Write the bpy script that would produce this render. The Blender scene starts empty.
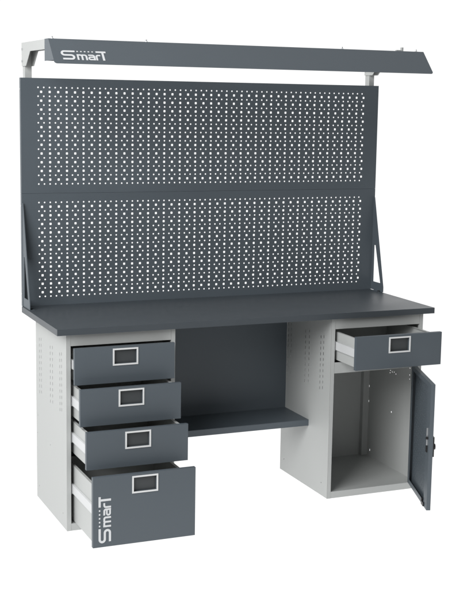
import bpy, bmesh, math, random
from mathutils import Vector, Matrix
from mathutils.geometry import delaunay_2d_cdt
random.seed(4)
S = bpy.context.scene
COL = S.collection

# ------------------------------------------------------------ materials
def mat(name, col, rough=.5, metal=0., bump=0., bscale=900., var=0., spec=.5):
    m = bpy.data.materials.new(name); m.use_nodes = True
    nt = m.node_tree; N = nt.nodes; L = nt.links; b = N['Principled BSDF']
    b.inputs['Base Color'].default_value = (*col, 1)
    b.inputs['Roughness'].default_value = rough
    b.inputs['Metallic'].default_value = metal
    b.inputs['Specular IOR Level'].default_value = spec
    tc = N.new('ShaderNodeTexCoord')
    if var:
        n = N.new('ShaderNodeTexNoise'); n.inputs['Scale'].default_value = 3.1; n.inputs['Detail'].default_value = 4
        L.new(tc.outputs['Object'], n.inputs['Vector'])
        r = N.new('ShaderNodeMapRange'); r.inputs['From Min'].default_value = .3; r.inputs['From Max'].default_value = .7
        r.inputs['To Min'].default_value = 1 - var; r.inputs['To Max'].default_value = 1 + var
        L.new(n.outputs['Fac'], r.inputs['Value'])
        v = N.new('ShaderNodeVectorMath'); v.operation = 'SCALE'; v.inputs[0].default_value = col
        L.new(r.outputs['Result'], v.inputs['Scale']); L.new(v.outputs[0], b.inputs['Base Color'])
        r2 = N.new('ShaderNodeMapRange'); r2.inputs['From Min'].default_value = .3; r2.inputs['From Max'].default_value = .7
        r2.inputs['To Min'].default_value = rough - .05; r2.inputs['To Max'].default_value = rough + .05
        L.new(n.outputs['Fac'], r2.inputs['Value']); L.new(r2.outputs['Result'], b.inputs['Roughness'])
    if bump:
        n = N.new('ShaderNodeTexNoise'); n.inputs['Scale'].default_value = bscale; n.inputs['Detail'].default_value = 2
        L.new(tc.outputs['Object'], n.inputs['Vector'])
        bp = N.new('ShaderNodeBump'); bp.inputs['Strength'].default_value = bump; bp.inputs['Distance'].default_value = .0006
        L.new(n.outputs['Fac'], bp.inputs['Height']); L.new(bp.outputs['Normal'], b.inputs['Normal'])
    return m
M = dict(
    dark=mat('graphite_powder_coat', (.077, .094, .109), .48, bump=.25, bscale=700, var=.03),
    top=mat('graphite_shaded_worktop', (.051, .061, .070), .42, bump=.15, bscale=500, var=.04),  # graphite darkened for the top: its weaker light is put into the colour
    light=mat('light_grey_powder_coat', (.40, .412, .405), .5, bump=.2, bscale=700, var=.015),
    slide=mat('pale_slide_metal', (.53, .54, .545), .45),
    zinc=mat('zinc_plated_steel', (.62, .63, .64), .35, metal=.8),
    silver=mat('silver_handle_frame', (.66, .67, .67), .4),
    pocket=mat('dark_handle_recess', (.041, .046, .049), .5),
    black=mat('black_plastic', (.012, .012, .013), .4),
    white=mat('white_lettering', (.62, .635, .65), .5),
    bottom=mat('drawer_inner_grey', (.16, .165, .165), .6),
)

# ------------------------------------------------------------ helpers
def bx(bm, x0, x1, y0, y1, z0, z1):
    vs = [bm.verts.new((x, y, z)) for x in (x0, x1) for y in (y0, y1) for z in (z0, z1)]
    fs = []
    for q in ((0, 1, 3, 2), (4, 6, 7, 5), (0, 4, 5, 1), (2, 3, 7, 6), (0, 2, 6, 4), (1, 5, 7, 3)):
        fs.append(bm.faces.new([vs[i] for i in q]))
    return vs, fs
def bev(bm, off=.0012, seg=2):
    es = [e for e in bm.edges if len(e.link_faces) == 2 and e.calc_face_angle(0) > .5]
    bmesh.ops.bevel(bm, geom=es, offset=off, segments=seg, profile=.6, affect='EDGES', clamp_overlap=True)
def boxes(lst, bevel=.0012):
    """boxes given as (x0,x1,y0,y1,z0,z1), each bevelled on its own, in one mesh"""
    out = bmesh.new()
    for b in lst:
        t = bmesh.new(); bx(t, *b)
        if bevel: bev(t, min(bevel, .3 * min(b[1]-b[0], b[3]-b[2], b[5]-b[4])))
        me = bpy.data.meshes.new('t'); t.to_mesh(me); t.free(); out.from_mesh(me); bpy.data.meshes.remove(me)
    return out
def obj(name, bm, m, parent=None, loc=(0, 0, 0)):
    bmesh.ops.recalc_face_normals(bm, faces=bm.faces)
    me = bpy.data.meshes.new(name); bm.to_mesh(me); bm.free()
    me.materials.append(m)
    o = bpy.data.objects.new(name, me); COL.objects.link(o); o.parent = parent; o.location = loc
    return o
def xform(bm, mtx):
    bmesh.ops.transform(bm, matrix=mtx, verts=bm.verts); return bm
def prism(bm, pts, a0, a1, axis):
    """extrude the 2D outline pts along axis from a0 to a1"""
    def P(p, a):
        return {'X': (a, p[0], p[1]), 'Y': (p[0], a, p[1]), 'Z': (p[0], p[1], a)}[axis]
    A = [bm.verts.new(P(p, a0)) for p in pts]; B = [bm.verts.new(P(p, a1)) for p in pts]
    bm.faces.new(A); bm.faces.new(B[::-1]); n = len(pts)
    for i in range(n): bm.faces.new([A[i], B[i], B[(i+1) % n], A[(i+1) % n]])
def circle(cx, cy, rx, ry=None, n=8, sq=0):
    ry = ry or rx; out = []
    for i in range(n):
        a = 2*math.pi*(i+.5)/n; c, s = math.cos(a), math.sin(a)
        k = 1/(max(abs(c), abs(s))**sq)
        out.append((cx+rx*c*k, cy+ry*s*k))
    return out
def rsq(cx, cy, h, c=.0012):
    return [(cx-h+c, cy-h), (cx+h-c, cy-h), (cx+h, cy-h+c), (cx+h, cy+h-c), (cx+h-c, cy+h), (cx-h+c, cy+h), (cx-h, cy+h-c), (cx-h, cy-h+c)]
def slot(cx, cy, w, h):
    pts = []
    for i in range(5):
        a = math.pi*i/4; pts.append((cx+w/2*math.cos(a), cy+h/2-w/2+w/2*math.sin(a)))
    for i in range(5):
        a = math.pi+math.pi*i/4; pts.append((cx+w/2*math.cos(a), cy-h/2+w/2+w/2*math.sin(a)))
    return pts
def sheet(outline, holes, plane, a, th):
    """flat sheet of thickness th with real openings. plane 'X': 2D=(y,z) at x=a ; 'Y': 2D=(x,z) at y=a"""
    co = list(outline); ed = [(i, (i+1) % len(outline)) for i in range(len(outline))]
    for h in holes:
        k = len(co); co += h; ed += [(k+i, k+(i+1) % len(h)) for i in range(len(h))]
    vs, es, fs, *_ = delaunay_2d_cdt([Vector(c) for c in co], ed, [], 1 if not holes else 0, 1e-7)
    # bins of holes for the centroid test
    boxes_ = [(min(p[0] for p in h), max(p[0] for p in h), min(p[1] for p in h), max(p[1] for p in h), h) for h in holes]
    g = {}; cell = .03
    for b in boxes_:
        for i in range(int(b[0]//cell), int(b[1]//cell)+1):
            for j in range(int(b[2]//cell), int(b[3]//cell)+1): g.setdefault((i, j), []).append(b)
    def inside(x, y, h):
        r = False; n = len(h)
        for i in range(n):
            (x1, y1), (x2, y2) = h[i], h[i-1]
            if (y1 > y) != (y2 > y) and x < (x2-x1)*(y-y1)/(y2-y1)+x1: r = not r
        return r
    bm = bmesh.new()
    def P(p, q): return (q, p[0], p[1]) if plane == 'X' else (p[0], q, p[1])
    A = [bm.verts.new(P(v, a)) for v in vs]; B = [bm.verts.new(P(v, a+th)) for v in vs]
    cnt = {}
    for f in fs:
        x = sum(vs[i][0] for i in f)/len(f); y = sum(vs[i][1] for i in f)/len(f)
        if any(b[0] <= x <= b[1] and b[2] <= y <= b[3] and inside(x, y, b[4]) for b in g.get((int(x//cell), int(y//cell)), [])): continue
        bm.faces.new([A[i] for i in f]); bm.faces.new([B[i] for i in f[::-1]])
        for i in range(len(f)):
            e = (f[i], f[(i+1) % len(f)]); cnt[tuple(sorted(e))] = cnt.get(tuple(sorted(e)), 0)+1
    for (i, j), c in cnt.items():
        if c == 1: bm.faces.new([A[i], A[j], B[j], B[i]])
    return bm
def rect(x0, x1, y0, y1): return [(x0, y0), (x1, y0), (x1, y1), (x0, y1)]
def merge(*bms):
    out = bmesh.new()
    for b in bms:
        me = bpy.data.meshes.new('t'); b.to_mesh(me); b.free(); out.from_mesh(me); bpy.data.meshes.remove(me)
    return out
def cyl(r, axis, c, a0, a1, n=20, r2=None):
    bm = bmesh.new()
    d = abs(a1-a0)
    bmesh.ops.create_cone(bm, cap_ends=True, segments=n, radius1=r, radius2=r if r2 is None else r2, depth=d)
    rot = {'X': Matrix.Rotation(math.pi/2, 4, 'Y'), 'Y': Matrix.Rotation(-math.pi/2, 4, 'X'), 'Z': Matrix.Identity(4)}[axis]
    m = (a0+a1)/2
    p = {'X': (m, c[0], c[1]), 'Y': (c[0], m, c[1]), 'Z': (c[0], c[1], m)}[axis]
    return xform(bm, Matrix.Translation(p) @ rot)

# ------------------------------------------------------------ dimensions (metres)
W, D, H, T = 1.776, .6010, .86, .0265
PX, QX, PW = .044, 1.2593, .4723
PF, PB, PT = .0242, .5261, H-T
LIP = .0178
OT, OB = .784, .031

root = bpy.data.objects.new('workbench', None); COL.objects.link(root)
root.location = (W/2, D/2, 0)
root['label'] = 'graphite and light grey steel workbench with perforated back panels, pulled-out drawers and open cupboard'
root['category'] = 'workbench'
OFF = Vector((-W/2, -D/2, 0))
def part(name, bm, m, parent=None, label=None):
    """geometry is written in room coordinates; a part of the bench is shifted into the bench's frame"""
    o = obj(name, bm, m, parent or root, OFF if parent is None else (0, 0, 0))
    if label: o['label'] = label
    return o

# ------------------------------------------------------------ worktop
t = bmesh.new(); bx(t, 0, W, 0, D, PT+.0002, H); bev(t, .0022, 3)
part('worktop', t, M['top'])

# ------------------------------------------------------------ pedestals
def vents():
    hs = []
    for (cy, dy) in ((.113, .014), (.262, .019), (.45, .016)):
        for k in range(10):
            z = .738-k*.0262
            hs.append(slot(cy-dy, z, .0060, .0155)); hs.append(slot(cy+dy, z-.006, .0060, .0155))
    return hs
def pedestal(x0, kind):
    x1 = x0+PW
    # back panel, top panel, and face frame
    L = []
    L.append((x0+.0016, x1-.0016, PB-.003, PB-.0015, .004, PT-.002))
    L.append((x0+.0016, x1-.0016, PF+.002, PB-.004, PT-.0035, PT-.002))
    body = boxes(L, 0)
    ped = part('pedestal', body, M['light'], label='light grey pedestal holding the drawers' if kind == 'drawers' else 'light grey pedestal with one drawer above a cupboard')
    # left and right side sheets with punched vents, each with its front lip
    rnd = [circle(.500, .382, .003), circle(.511, .299, .003), circle(.289, .301, .003),
           circle(.482, .061, .003), circle(.087, .059, .003), circle(.512, .802, .003)]
    def lip(xa, xb): return boxes([(xa, xb, PF, PF+.0015, .0004, PT)], .0005)
    left = merge(sheet(rect(PF+.0005, PB, .0005, PT-.0005), vents()+rnd, 'X', x0, .0014), lip(x0, x0+LIP),
                 boxes([(x0+LIP-.0012, x0+LIP, PF+.0016, PF+.014, .001, PT-.001)], 0))
    part('side_panel', left, M['light'], ped)
    if kind == 'cupboard':
        inner = [slot(.497, .386, .005, .012), slot(.497, .309, .005, .012), slot(.471, .063, .005, .012), circle(.275, .306, .0045),
                 circle(.262, .506, .003), circle(.280, .503, .003), circle(.297, .507, .003), circle(.245, .500, .003), circle(.300, .495, .003),
                 circle(.120, .555, .0032), circle(.120, .522, .0032), circle(.120, .502, .0028)]
    else: inner = rnd
    right = merge(sheet(rect(PF+.0005, PB, .0005, PT-.0005), inner, 'X', x1-.0014, .0014), lip(x1-LIP, x1),
                  boxes([(x1-LIP, x1-LIP+.0012, PF+.0016, PF+.014, .001, PT-.001)], 0))
    part('side_panel', right, M['light'], ped)
    # top and bottom rails of the face frame (2 mm behind the lips' face so the joint reads)
    part('top_rail', boxes([(x0+LIP+.0006, x1-LIP-.0006, PF+.0008, PF+.024, OT, PT-.004)], .001), M['light'], ped)
    part('base', boxes([(x0+LIP+.0006, x1-LIP-.0006, PF+.0008, PF+.0025, .0004, OB), (x0+.002, x1-.002, PF+.0028, PB-.0035, OB-.0025, OB-.0005)], .0008), M['light'], ped)
    if kind == 'cupboard':
        part('middle_rail', boxes([(x0+LIP+.0006, x1-LIP-.0006, PF+.0008, PF+.0025, .582, .632), (x0+.002, x1-.002, PF+.0028, PB-.0035, .600, .6015)], .0008), M['light'], ped)
        part('corner_post', boxes([(x1-.034, x1-.0325, PB-.030, PB-.0035, .032, .598), (x1-.0325, x1-.0016, PB-.030, PB-.0285, .032, .598)], 0), M['light'], ped)
    else:
        # runner rails fixed inside the drawer pedestal
        pass
    return ped
pedestal(PX, 'drawers')
pedestal(QX, 'cupboard')

# ------------------------------------------------------------ lettering (outline strokes)
def ribbon(bm, pts, w, z, closed=False):
    n = len(pts); Lf = []; Rt = []
    for i in range(n):
        p = Vector(pts[i])
        a = Vector(pts[i-1]) if i > 0 else None
        b = Vector(pts[i+1]) if i < n-1 else None
        d1 = (p-a).normalized() if a is not None else None
        d2 = (b-p).normalized() if b is not None else None
        if d1 is None: d1 = d2
        if d2 is None: d2 = d1
        n1 = Vector((-d1.y, d1.x)); n2 = Vector((-d2.y, d2.x)); m = (n1+n2)
        m = m.normalized() if m.length > 1e-6 else n1
        k = w/2/max(.4, m.dot(n1))
        Lf.append(p+m*k); Rt.append(p-m*k)
    outline = Lf+Rt[::-1]
    h = .0004
    A = [bm.verts.new((q.x, q.y, z)) for q in Lf]; B = [bm.verts.new((q.x, q.y, z)) for q in Rt]
    A2 = [bm.verts.new((q.x, q.y, z-h-.0006)) for q in Lf]; B2 = [bm.verts.new((q.x, q.y, z-h-.0006)) for q in Rt]
    for i in range(n-1):
        bm.faces.new([A[i], A[i+1], B[i+1], B[i]])
        bm.faces.new([A[i], A2[i], A2[i+1], A[i+1]]); bm.faces.new([B[i], B[i+1], B2[i+1], B2[i]])
    bm.faces.new([A[0], B[0], B2[0], A2[0]]); bm.faces.new([A[-1], A2[-1], B2[-1], B[-1]])
def arc(cx, cy, rx, ry, a0, a1, n=8):
    return [(cx+rx*math.cos(math.radians(a0+(a1-a0)*i/n)), cy+ry*math.sin(math.radians(a0+(a1-a0)*i/n))) for i in range(n+1)]
def logo_bm(length):
    """word 'SmarT' with a dotted line, in a 360 x 97 box, lying in XY, +Z towards the viewer"""
    bm = bmesh.new(); w = 17
    # S
    r = 20.
    pts = [(112, 88.5)] + arc(28, 68.5, r, 20, 90, 270)[0:] + [(70, 48.5)] + arc(78, 28.5, r, 20, 90, -90)[0:] + [(8, 8.5)]
    ribbon(bm, pts, w, .0020)
    # m
    ribbon(bm, [(129, 0), (129, 60)], w-3, .0018)
    ribbon(bm, [(129, 52.5), (150, 52.5)] + arc(150, 40.5, 13, 12, 90, 0, 5)[1:] + [(163, 0)], w-3, .0016)
    ribbon(bm, [(163, 52.5), (184, 52.5)] + arc(184, 40.5, 13, 12, 90, 0, 5)[1:] + [(197, 0)], w-3, .0014)
    # a
    ribbon(bm, [(214, 52.5), (246, 52.5)] + arc(246, 38.5, 14, 14, 90, 0, 5)[1:] + [(260, 0)], w-3, .0018)
    ribbon(bm, [(260, 7.5), (228, 7.5)] + arc(228, 20, 12, 12.5, 270, 90, 8)[1:] + [(260, 32.5)], w-4, .0016)
    # r
    ribbon(bm, [(278, 0), (278, 40)] + arc(292, 40, 14, 12.5, 180, 90, 5)[1:] + [(310, 52.5)], w-3, .0018)
    # T
    ribbon(bm, [(280, 88.5), (360, 88.5)], w, .0020)
    ribbon(bm, [(333, 80), (333, 0)], w, .0018)
    # dots
    for x in (133, 163, 193, 223, 253): ribbon(bm, [(x-6, 89), (x+6, 89)], 11, .0019)
    s = length/360
    return xform(bm, Matrix.Diagonal((s, s, 1, 1)))

# ------------------------------------------------------------ drawers
def drawer(px, y, zt, zb, tall=False, label=None):
    """px: pedestal left; y: front face; zt/zb: front's top and bottom"""
    x0 = px+LIP+.003; x1 = x0+.4312; cx = (x0+x1)/2
    th = .018; sx0 = x0+.013; sx1 = x1-.013
    bt = zt-(.042 if tall else .013); bb = zb+.008
    depth = .44; yb = y+th+depth
    e = .0015
    body = boxes([(sx0, sx0+e, y+th, yb, bb, bt), (sx1-e, sx1, y+th, yb, bb, bt), (sx0+e, sx1-e, yb-e, yb, bb, bt-.0004),
                  (sx0+e, sx1-e, y+th, yb-e, bb+.002, bb+.0035),
                  (sx0+e, sx0+e+.010, y+th, yb-e, bt-e, bt-.0003), (sx1-e-.010, sx1-e, y+th, yb-e, bt-e, bt-.0003)], 0)
    dr = part('drawer', body, M['light'], label=label)
    # front with the handle opening cut through
    w, h = .096, .058; hz1 = zt-.0085-.0065; hz0 = hz1-h
    fr = sheet(rect(x0, x1, zb, zt), [rect(cx-w/2, cx+w/2, hz0, hz1)], 'Y', y, th)
    es = [ed for ed in fr.edges if len(ed.link_faces) == 2 and ed.calc_face_angle(0) > .5]
    bmesh.ops.bevel(fr, geom=es, offset=.0012, segments=2, affect='EDGES', clamp_overlap=True)
    part('drawer_front', fr, M['dark'], dr)
    fb = .0065; a0, a1, c0, c1 = cx-w/2-fb, cx+w/2+fb, hz0-fb, hz1+fb
    g = boxes([(a0, a1, y-.0028, y-.0002, c1-fb, c1), (a0, a1, y-.0028, y-.0002, c0, c0+fb),
               (a0, a0+fb, y-.0027, y-.0002, c0+fb, c1-fb), (a1-fb, a1, y-.0027, y-.0002, c0+fb, c1-fb)], .0008)
    part('handle', g, M['silver'], dr)
    q = boxes([(cx-w/2-.002, cx+w/2+.002, y+.0100, y+.0115, hz0-.002, hz1+.002)], 0)
    part('handle_pocket', q, M['pocket'], dr)
    # telescopic slides: a pale band on each flank
    zc = bt-.061 if not tall else bt-.094
    for s in (0, 1):
        if s == 0: a, b = sx0-.0095, sx0-.0005
        else: a, b = sx1+.0005, sx1+.0095
        sl = boxes([(a, b, y+th+.001, yb-.03, zc-.0185, zc+.0185)], .002)
        part('slide', sl, M['slide'], dr)
        m2 = a-.0022 if s == 0 else b+.0004
        rl = boxes([(m2, m2+.0018, PF+.006, PB-.03, zc-.022, zc+.022)], .0006)
        part('slide_rail', rl, M['zinc'], dr)
    return dr
drawer(PX, -.0246, .7815, .6296, label='top drawer of the stack, almost shut')
drawer(PX, -.1028, .6275, .4757, label='second drawer of the stack, open a little')
drawer(PX, -.1891, .4737, .3205, label='third drawer of the stack, open further')
d4 = drawer(PX, -.2778, .3155, .0290, tall=True, label='deep bottom drawer of the stack, open furthest, with the white lettering')
drawer(QX, -.1676, .7811, .6337, label='single drawer above the open cupboard')
lg = logo_bm(.190)
# word runs upwards on the deep drawer: local x -> +Z, local y -> -X, local z -> -Y
mtx = Matrix(((0, -1, 0, .1385), (0, 0, -1, -.2778+.0004), (1, 0, 0, .046), (0, 0, 0, 1)))
part('lettering', xform(lg, mtx), M['white'], d4)

# ------------------------------------------------------------ cupboard door
DL = .4065
hx, hy = 1.683, .027
ang = math.atan2(-.383, -.136)
Mx = Matrix.Translation((hx, hy, 0)) @ Matrix.Rotation(ang, 4, 'Z')
# local x: from hinge to free edge, local y: outward normal (away from the cupboard side we see) -> thickness
z0, z1 = .033, .594
dth = .0180
holes = []
for i in range(19):
    for j in range(31):
        if (i+j) % 2 == 0:
            cx_, cz_ = .045+i*.0165, z0+.045+j*.0158
            if abs(cx_-.375) < .05 and abs(cz_-.35) < .06: continue
            if cx_ < .345: holes.append(circle(cx_, cz_, .0034, .0034, n=6))
face = sheet(rect(0, DL, z0, z1), holes, 'Y', dth-.0015, .0015)
rim = boxes([(0, .0015, 0, dth-.0016, z0, z1), (DL-.0015, DL, 0, dth-.0016, z0, z1),
             (.0016, DL-.0016, 0, dth-.0016, z0, z0+.0015), (.0016, DL-.0016, 0, dth-.0016, z1-.0015, z1),
             (.0016, .030, 0, .0015, z0+.0016, z1-.0016), (DL-.060, DL-.0016, 0, .0015, z0+.0016, z1-.0016),
             (.031, DL-.061, 0, .0015, z0+.0016, z0+.022), (.031, DL-.061, 0, .0015, z1-.022, z1-.0016)], .0003)
door_bm = xform(merge(face, rim), Mx)
door = part('cupboard_door', door_bm, M['dark'], label='dark cupboard door standing open at the right')
part('lock_handle', xform(merge(boxes([(DL-.052, DL-.018, dth+.0005, dth+.010, .268, .356)], .004),
                                cyl(.013, 'Y', (DL-.035, .31), dth+.009, dth+.017)), Mx), M['black'], door)
part('latch_rod', xform(merge(boxes([(DL-.030, DL-.0265, -.006, -.0005, .318, .395)], .0012)), Mx), M['zinc'], door)
part('lock_cam', xform(boxes([(DL-.036, DL-.022, -.006, -.001, .288, .316)], .003), Mx), M['black'], door)
part('lock_barrel', xform(cyl(.0055, 'Y', (DL-.020, .352), -.010, -.0002), Mx), M['black'], door)
part('rubber_bumper', xform(merge(cyl(.007, 'Y', (DL-.075, .060), -.008, -.0002), boxes([(DL-.085, DL-.045, -.006, -.001, .036, .052)], .002)), Mx), M['black'], door)
for zz in (.10, .52):
    part('hinge', cyl(.0045, 'Z', (hx+.0245, hy-.010), zz-.025, zz+.025, 14), M['zinc'], door)

# ------------------------------------------------------------ kneehole: back panel and shelf
part('modesty_panel', boxes([(PX+PW+.0006, QX-.0006, .4795, .4810, .293, PT-.001)], 0), M['dark'])
part('shelf', boxes([(PX+PW+.0006, QX-.0006, .227, .4790, .3203, .3218), (PX+PW+.0006, QX-.0006, .227, .2285, .2930, .3200)], .0006), M['dark'])

# ------------------------------------------------------------ perforated panels
AX, BX, PY = .004, 1.785, .5980
def perf_mesh():
    """drawn for the upper panel, origin at its lower left corner"""
    hs = []
    sp = 1.612/63; bp = (1.7025-.0955)/42; rp = .03836
    zlast = .0407
    for j in range(12):
        for i in range(64): hs.append(circle(.0815-AX+i*sp, zlast+j*rp, .0037, n=8))
    for j in range(11):
        for i in range(43): hs.append(rsq(.0952-AX+i*bp, zlast+(j+.5)*rp, .0049))
    bm = sheet(rect(0, BX-AX, 0, .5030), hs, 'Y', 0, .0012)
    fl = boxes([(0, .0012, .0013, .022, 0, .503), (BX-AX-.0012, BX-AX, .0013, .022, 0, .503),
                (.0013, BX-AX-.0013, .0013, .020, .5018, .503), (.0013, BX-AX-.0013, .0013, .020, 0, .0012)], 0)
    return merge(bm, fl)
up = obj('perforated_panel', perf_mesh(), M['dark'], root, OFF+Vector((AX, PY, 1.3640)))
lo = up.copy(); COL.objects.link(lo); lo.parent = root; lo.location = OFF+Vector((AX, PY, .8602))
up['label'] = 'upper perforated panel'; lo['label'] = 'lower perforated panel resting at the worktop'
for p, zs in ((up, (.454,)), (lo, (.449, .056))):
    for z in zs:
        for xs in (-.0022, BX-AX+.0002):
            obj('screw', cyl(.0045, 'X', (.012, z), xs, xs+.002, 12), M['zinc'], p)

# brackets
for s in (0, 1):
    xa = AX+.002 if s == 0 else BX-.0075
    out = [(PY-.0005, .8612), (PY-.0005, 1.322), (PY-.010, 1.322), (.477, .885), (.477, .8612)]
    hole = [(PY-.020, .902), (PY-.020, 1.085), (PY-.034, 1.085), (.506, .902)]
    b = sheet(out, [hole], 'X', xa, .0030)
    xi = xa if s else xa
    fl = boxes([(xa, xa+.022, .477, .560, .8604, .8620)] if s == 0 else [(xa-.020, xa, .477, .560, .8604, .8620)], .0004)
    br = part('bracket', merge(b, fl), M['dark'])
    part('screw', cyl(.006, 'Z', (xa+(.014 if s == 0 else -.011), .500), .8622, .8665, 12), M['black'], br)

# posts, arms
for s, (xa, xb) in enumerate(((.0300, .0600), (1.7440, 1.7710))):
    part('post', boxes([(xa, xb, PY+.024, PY+.064, .60*0+.862, 2.000)], .0025), M['light'])
    pa, pb = xa-.0040, xb+.0025
    yb = PY+.0665
    prof = [(yb-.012, 1.917), (yb, 1.917), (yb, 2.018), (.235, 2.018), (.235, 1.978), (.512, 1.978), (.588, 1.917)]
    b = bmesh.new()
    prism(b, prof, pa, pa+.0018, 'X'); prism(b, prof, pb-.0018, pb, 'X')
    bev(b, .0005, 1)
    web = boxes([(pa+.0019, pb-.0019, .235, yb, 2.0162, 2.0178), (pa+.0019, pb-.0019, yb-.0017, yb-.0002, 1.918, 2.0160)], 0)
    arm = part('support_arm', merge(b, web), M['light'])
    for z in (1.990, 1.939):
        part('bolt', cyl(.0055, 'X', (yb-.012, z), pa-.004, pa-.0002, 6), M['zinc'], arm)

# ------------------------------------------------------------ light hood
HX0, HX1 = .0200, 1.7760
hood = bmesh.new()
e = .0015
# sloping front with rounded lower corners (drawn flat as (x, s), s = distance up the slope)
Pf = Vector((0, .090, 1.918)); Pt = Vector((0, .184, 2.018)); sl = (Pt-Pf); SL = sl.length; sd = sl.normalized(); nd = Vector((0, -sd.z, sd.y))
r = .012
outl = [(HX0, SL)] + [(HX0+r-r*math.cos(a), r-r*math.sin(a)) for a in [math.radians(18*k) for k in range(6)]] + \
       [(HX1-r+r*math.sin(a), r-r*math.cos(a)) for a in [math.radians(18*k) for k in range(6)]] + [(HX1, SL)]
vA = [hood.verts.new(Pf+sd*q[1]+Vector((q[0], 0, 0))) for q in outl]
vB = [hood.verts.new(Pf+sd*q[1]+Vector((q[0], 0, 0))-nd*e) for q in outl]
hood.faces.new(vA); hood.faces.new(vB[::-1])
for i in range(len(outl)): hood.faces.new([vA[i], vB[i], vB[(i+1) % len(outl)], vA[(i+1) % len(outl)]])
rest = boxes([(HX0, HX1, .186, .246, 2.0165, 2.018), (HX0+.0016, HX1-.0016, .2445, .246, 1.931, 2.0163)], 0)
hd = part('light_hood', merge(hood, rest), M['dark'])
for xa in (HX0, HX1-.0035):
    b = bmesh.new(); prism(b, [(.2442, 1.930), (.1035, 1.930), (.1836, 2.0160), (.2442, 2.0160)], xa, xa+.0015, 'X')
    part('end_cap', b, M['dark'], hd)
lt = cyl(.013, 'X', (.190, 1.972), HX0+.06, HX1-.06, 20)
part('light_tube', lt, M['white'], hd)
for x in (.045, .448, 1.374, 1.758):
    part('screw', merge(cyl(.0035, 'Z', (x, .220), 2.0182, 2.029, 10), cyl(.006, 'Z', (x, .220), 2.0182, 2.0212, 6)), M['zinc'], hd)
part('cable_gland', merge(cyl(.007, 'Z', (1.683, .220), 2.0182, 2.036, 14), boxes([(1.652, 1.683, .214, .226, 2.0182, 2.024)], .001)), M['light'], hd)
lg = logo_bm(.188)
# local x -> +X, local y -> up the slope, local z -> outward normal of the slope
o = Pf+sd*.020+Vector((.056, 0, 0))+nd*(-.0002)
if nd.y > 0: nd = -nd
mtx = Matrix(((1, sd.x, nd.x, o.x), (0, sd.y, nd.y, o.y), (0, sd.z, nd.z, o.z), (0, 0, 0, 1)))
part('lettering', xform(lg, mtx), M['white'], hd)

# ------------------------------------------------------------ the surface: white floor, translucent so light added below keeps it shadowless
fm = bpy.data.materials.new('white_translucent_floor'); fm.use_nodes = True
nt = fm.node_tree; nt.nodes.remove(nt.nodes['Principled BSDF'])
tr = nt.nodes.new('ShaderNodeBsdfTranslucent'); tr.inputs['Color'].default_value = (1, 1, 1, 1)
nt.links.new(tr.outputs[0], nt.nodes['Material Output'].inputs['Surface'])
g = bmesh.new(); vs = [g.verts.new(p) for p in ((-12, -1.9, 0), (14, -1.9, 0), (14, 24, 0), (-12, 24, 0))]; g.faces.new(vs)
fl = obj('floor', g, fm, None, (0, 0, -.0005)); fl['kind'] = 'structure'

# ------------------------------------------------------------ light
w = bpy.data.worlds.new('World'); S.world = w; w.use_nodes = True
nt = w.node_tree; N = nt.nodes; L = nt.links; bg = N['Background']
tc = N.new('ShaderNodeTexCoord'); sp = N.new('ShaderNodeSeparateXYZ'); L.new(tc.outputs['Generated'], sp.inputs[0])
def mr(src, a, b, c, d):
    r = N.new('ShaderNodeMapRange'); r.interpolation_type = 'SMOOTHSTEP'
    for k, val in zip(('From Min', 'From Max', 'To Min', 'To Max'), (a, b, c, d)): r.inputs[k].default_value = val
    L.new(src, r.inputs['Value']); return r.outputs['Result']
def ma(op, a, b):
    n = N.new('ShaderNodeMath'); n.operation = op
    for i, q in enumerate((a, b)):
        if isinstance(q, (int, float)): n.inputs[i].default_value = q
        else: L.new(q, n.inputs[i])
    return n.outputs[0]
back = mr(sp.outputs['Y'], -.25, .20, .26, 1.06)       # studio: bright sweep behind, dimmer room in front
right = mr(sp.outputs['X'], .45, .95, 1.0, .85)
left = mr(sp.outputs['X'], -.95, -.2, .20, .0)         # broad soft box on the left
below = mr(sp.outputs['Z'], -.60, -.40, 1.0, 0.0)   # added, unseen world glow that whitens the floor from beneath
up_ = ma('ADD', ma('MULTIPLY', back, right), left)
mix = N.new('ShaderNodeMix'); mix.data_type = 'FLOAT'
L.new(below, mix.inputs[0]); L.new(up_, mix.inputs[2]); mix.inputs[3].default_value = 1.245
L.new(mix.outputs[0], bg.inputs['Strength']); bg.inputs['Color'].default_value = (1, 1, 1, 1)

ld = bpy.data.lights.new('softbox', 'AREA'); ld.shape = 'RECTANGLE'; ld.size = 3.2; ld.size_y = 3.2; ld.energy = 345
lo_ = bpy.data.objects.new('softbox', ld); COL.objects.link(lo_); lo_.location = (-3.3, -2.7, 3.7)
lo_.rotation_euler = (Vector((.6, .3, .7))-Vector(lo_.location)).to_track_quat('-Z', 'Y').to_euler()

# ------------------------------------------------------------ camera
cd = bpy.data.cameras.new('camera'); cam = bpy.data.objects.new('camera', cd); COL.objects.link(cam); S.camera = cam
yaw, pit, rol = [math.radians(a) for a in (-23.3785, -8.8618, .9439)]
F = Vector((-math.sin(yaw)*math.cos(pit), math.cos(yaw)*math.cos(pit), math.sin(pit)))
R = Vector((math.cos(yaw), math.sin(yaw), 0)); U = R.cross(F)
R2 = R*math.cos(rol)+U*math.sin(rol); U2 = U*math.cos(rol)-R*math.sin(rol)
cam.matrix_world = Matrix(((R2.x, U2.x, -F.x, -1.276), (R2.y, U2.y, -F.y, -4.7536), (R2.z, U2.z, -F.z, 1.775), (0, 0, 0, 1)))
cd.sensor_fit = 'VERTICAL'; cd.sensor_height = 24; cd.lens = 24*1231.14/589
cd.clip_end = 200; cd.clip_start = .05
S.view_settings.view_transform = 'Standard'; S.view_settings.look = 'None'
S.view_settings.exposure = 0; S.view_settings.gamma = 1
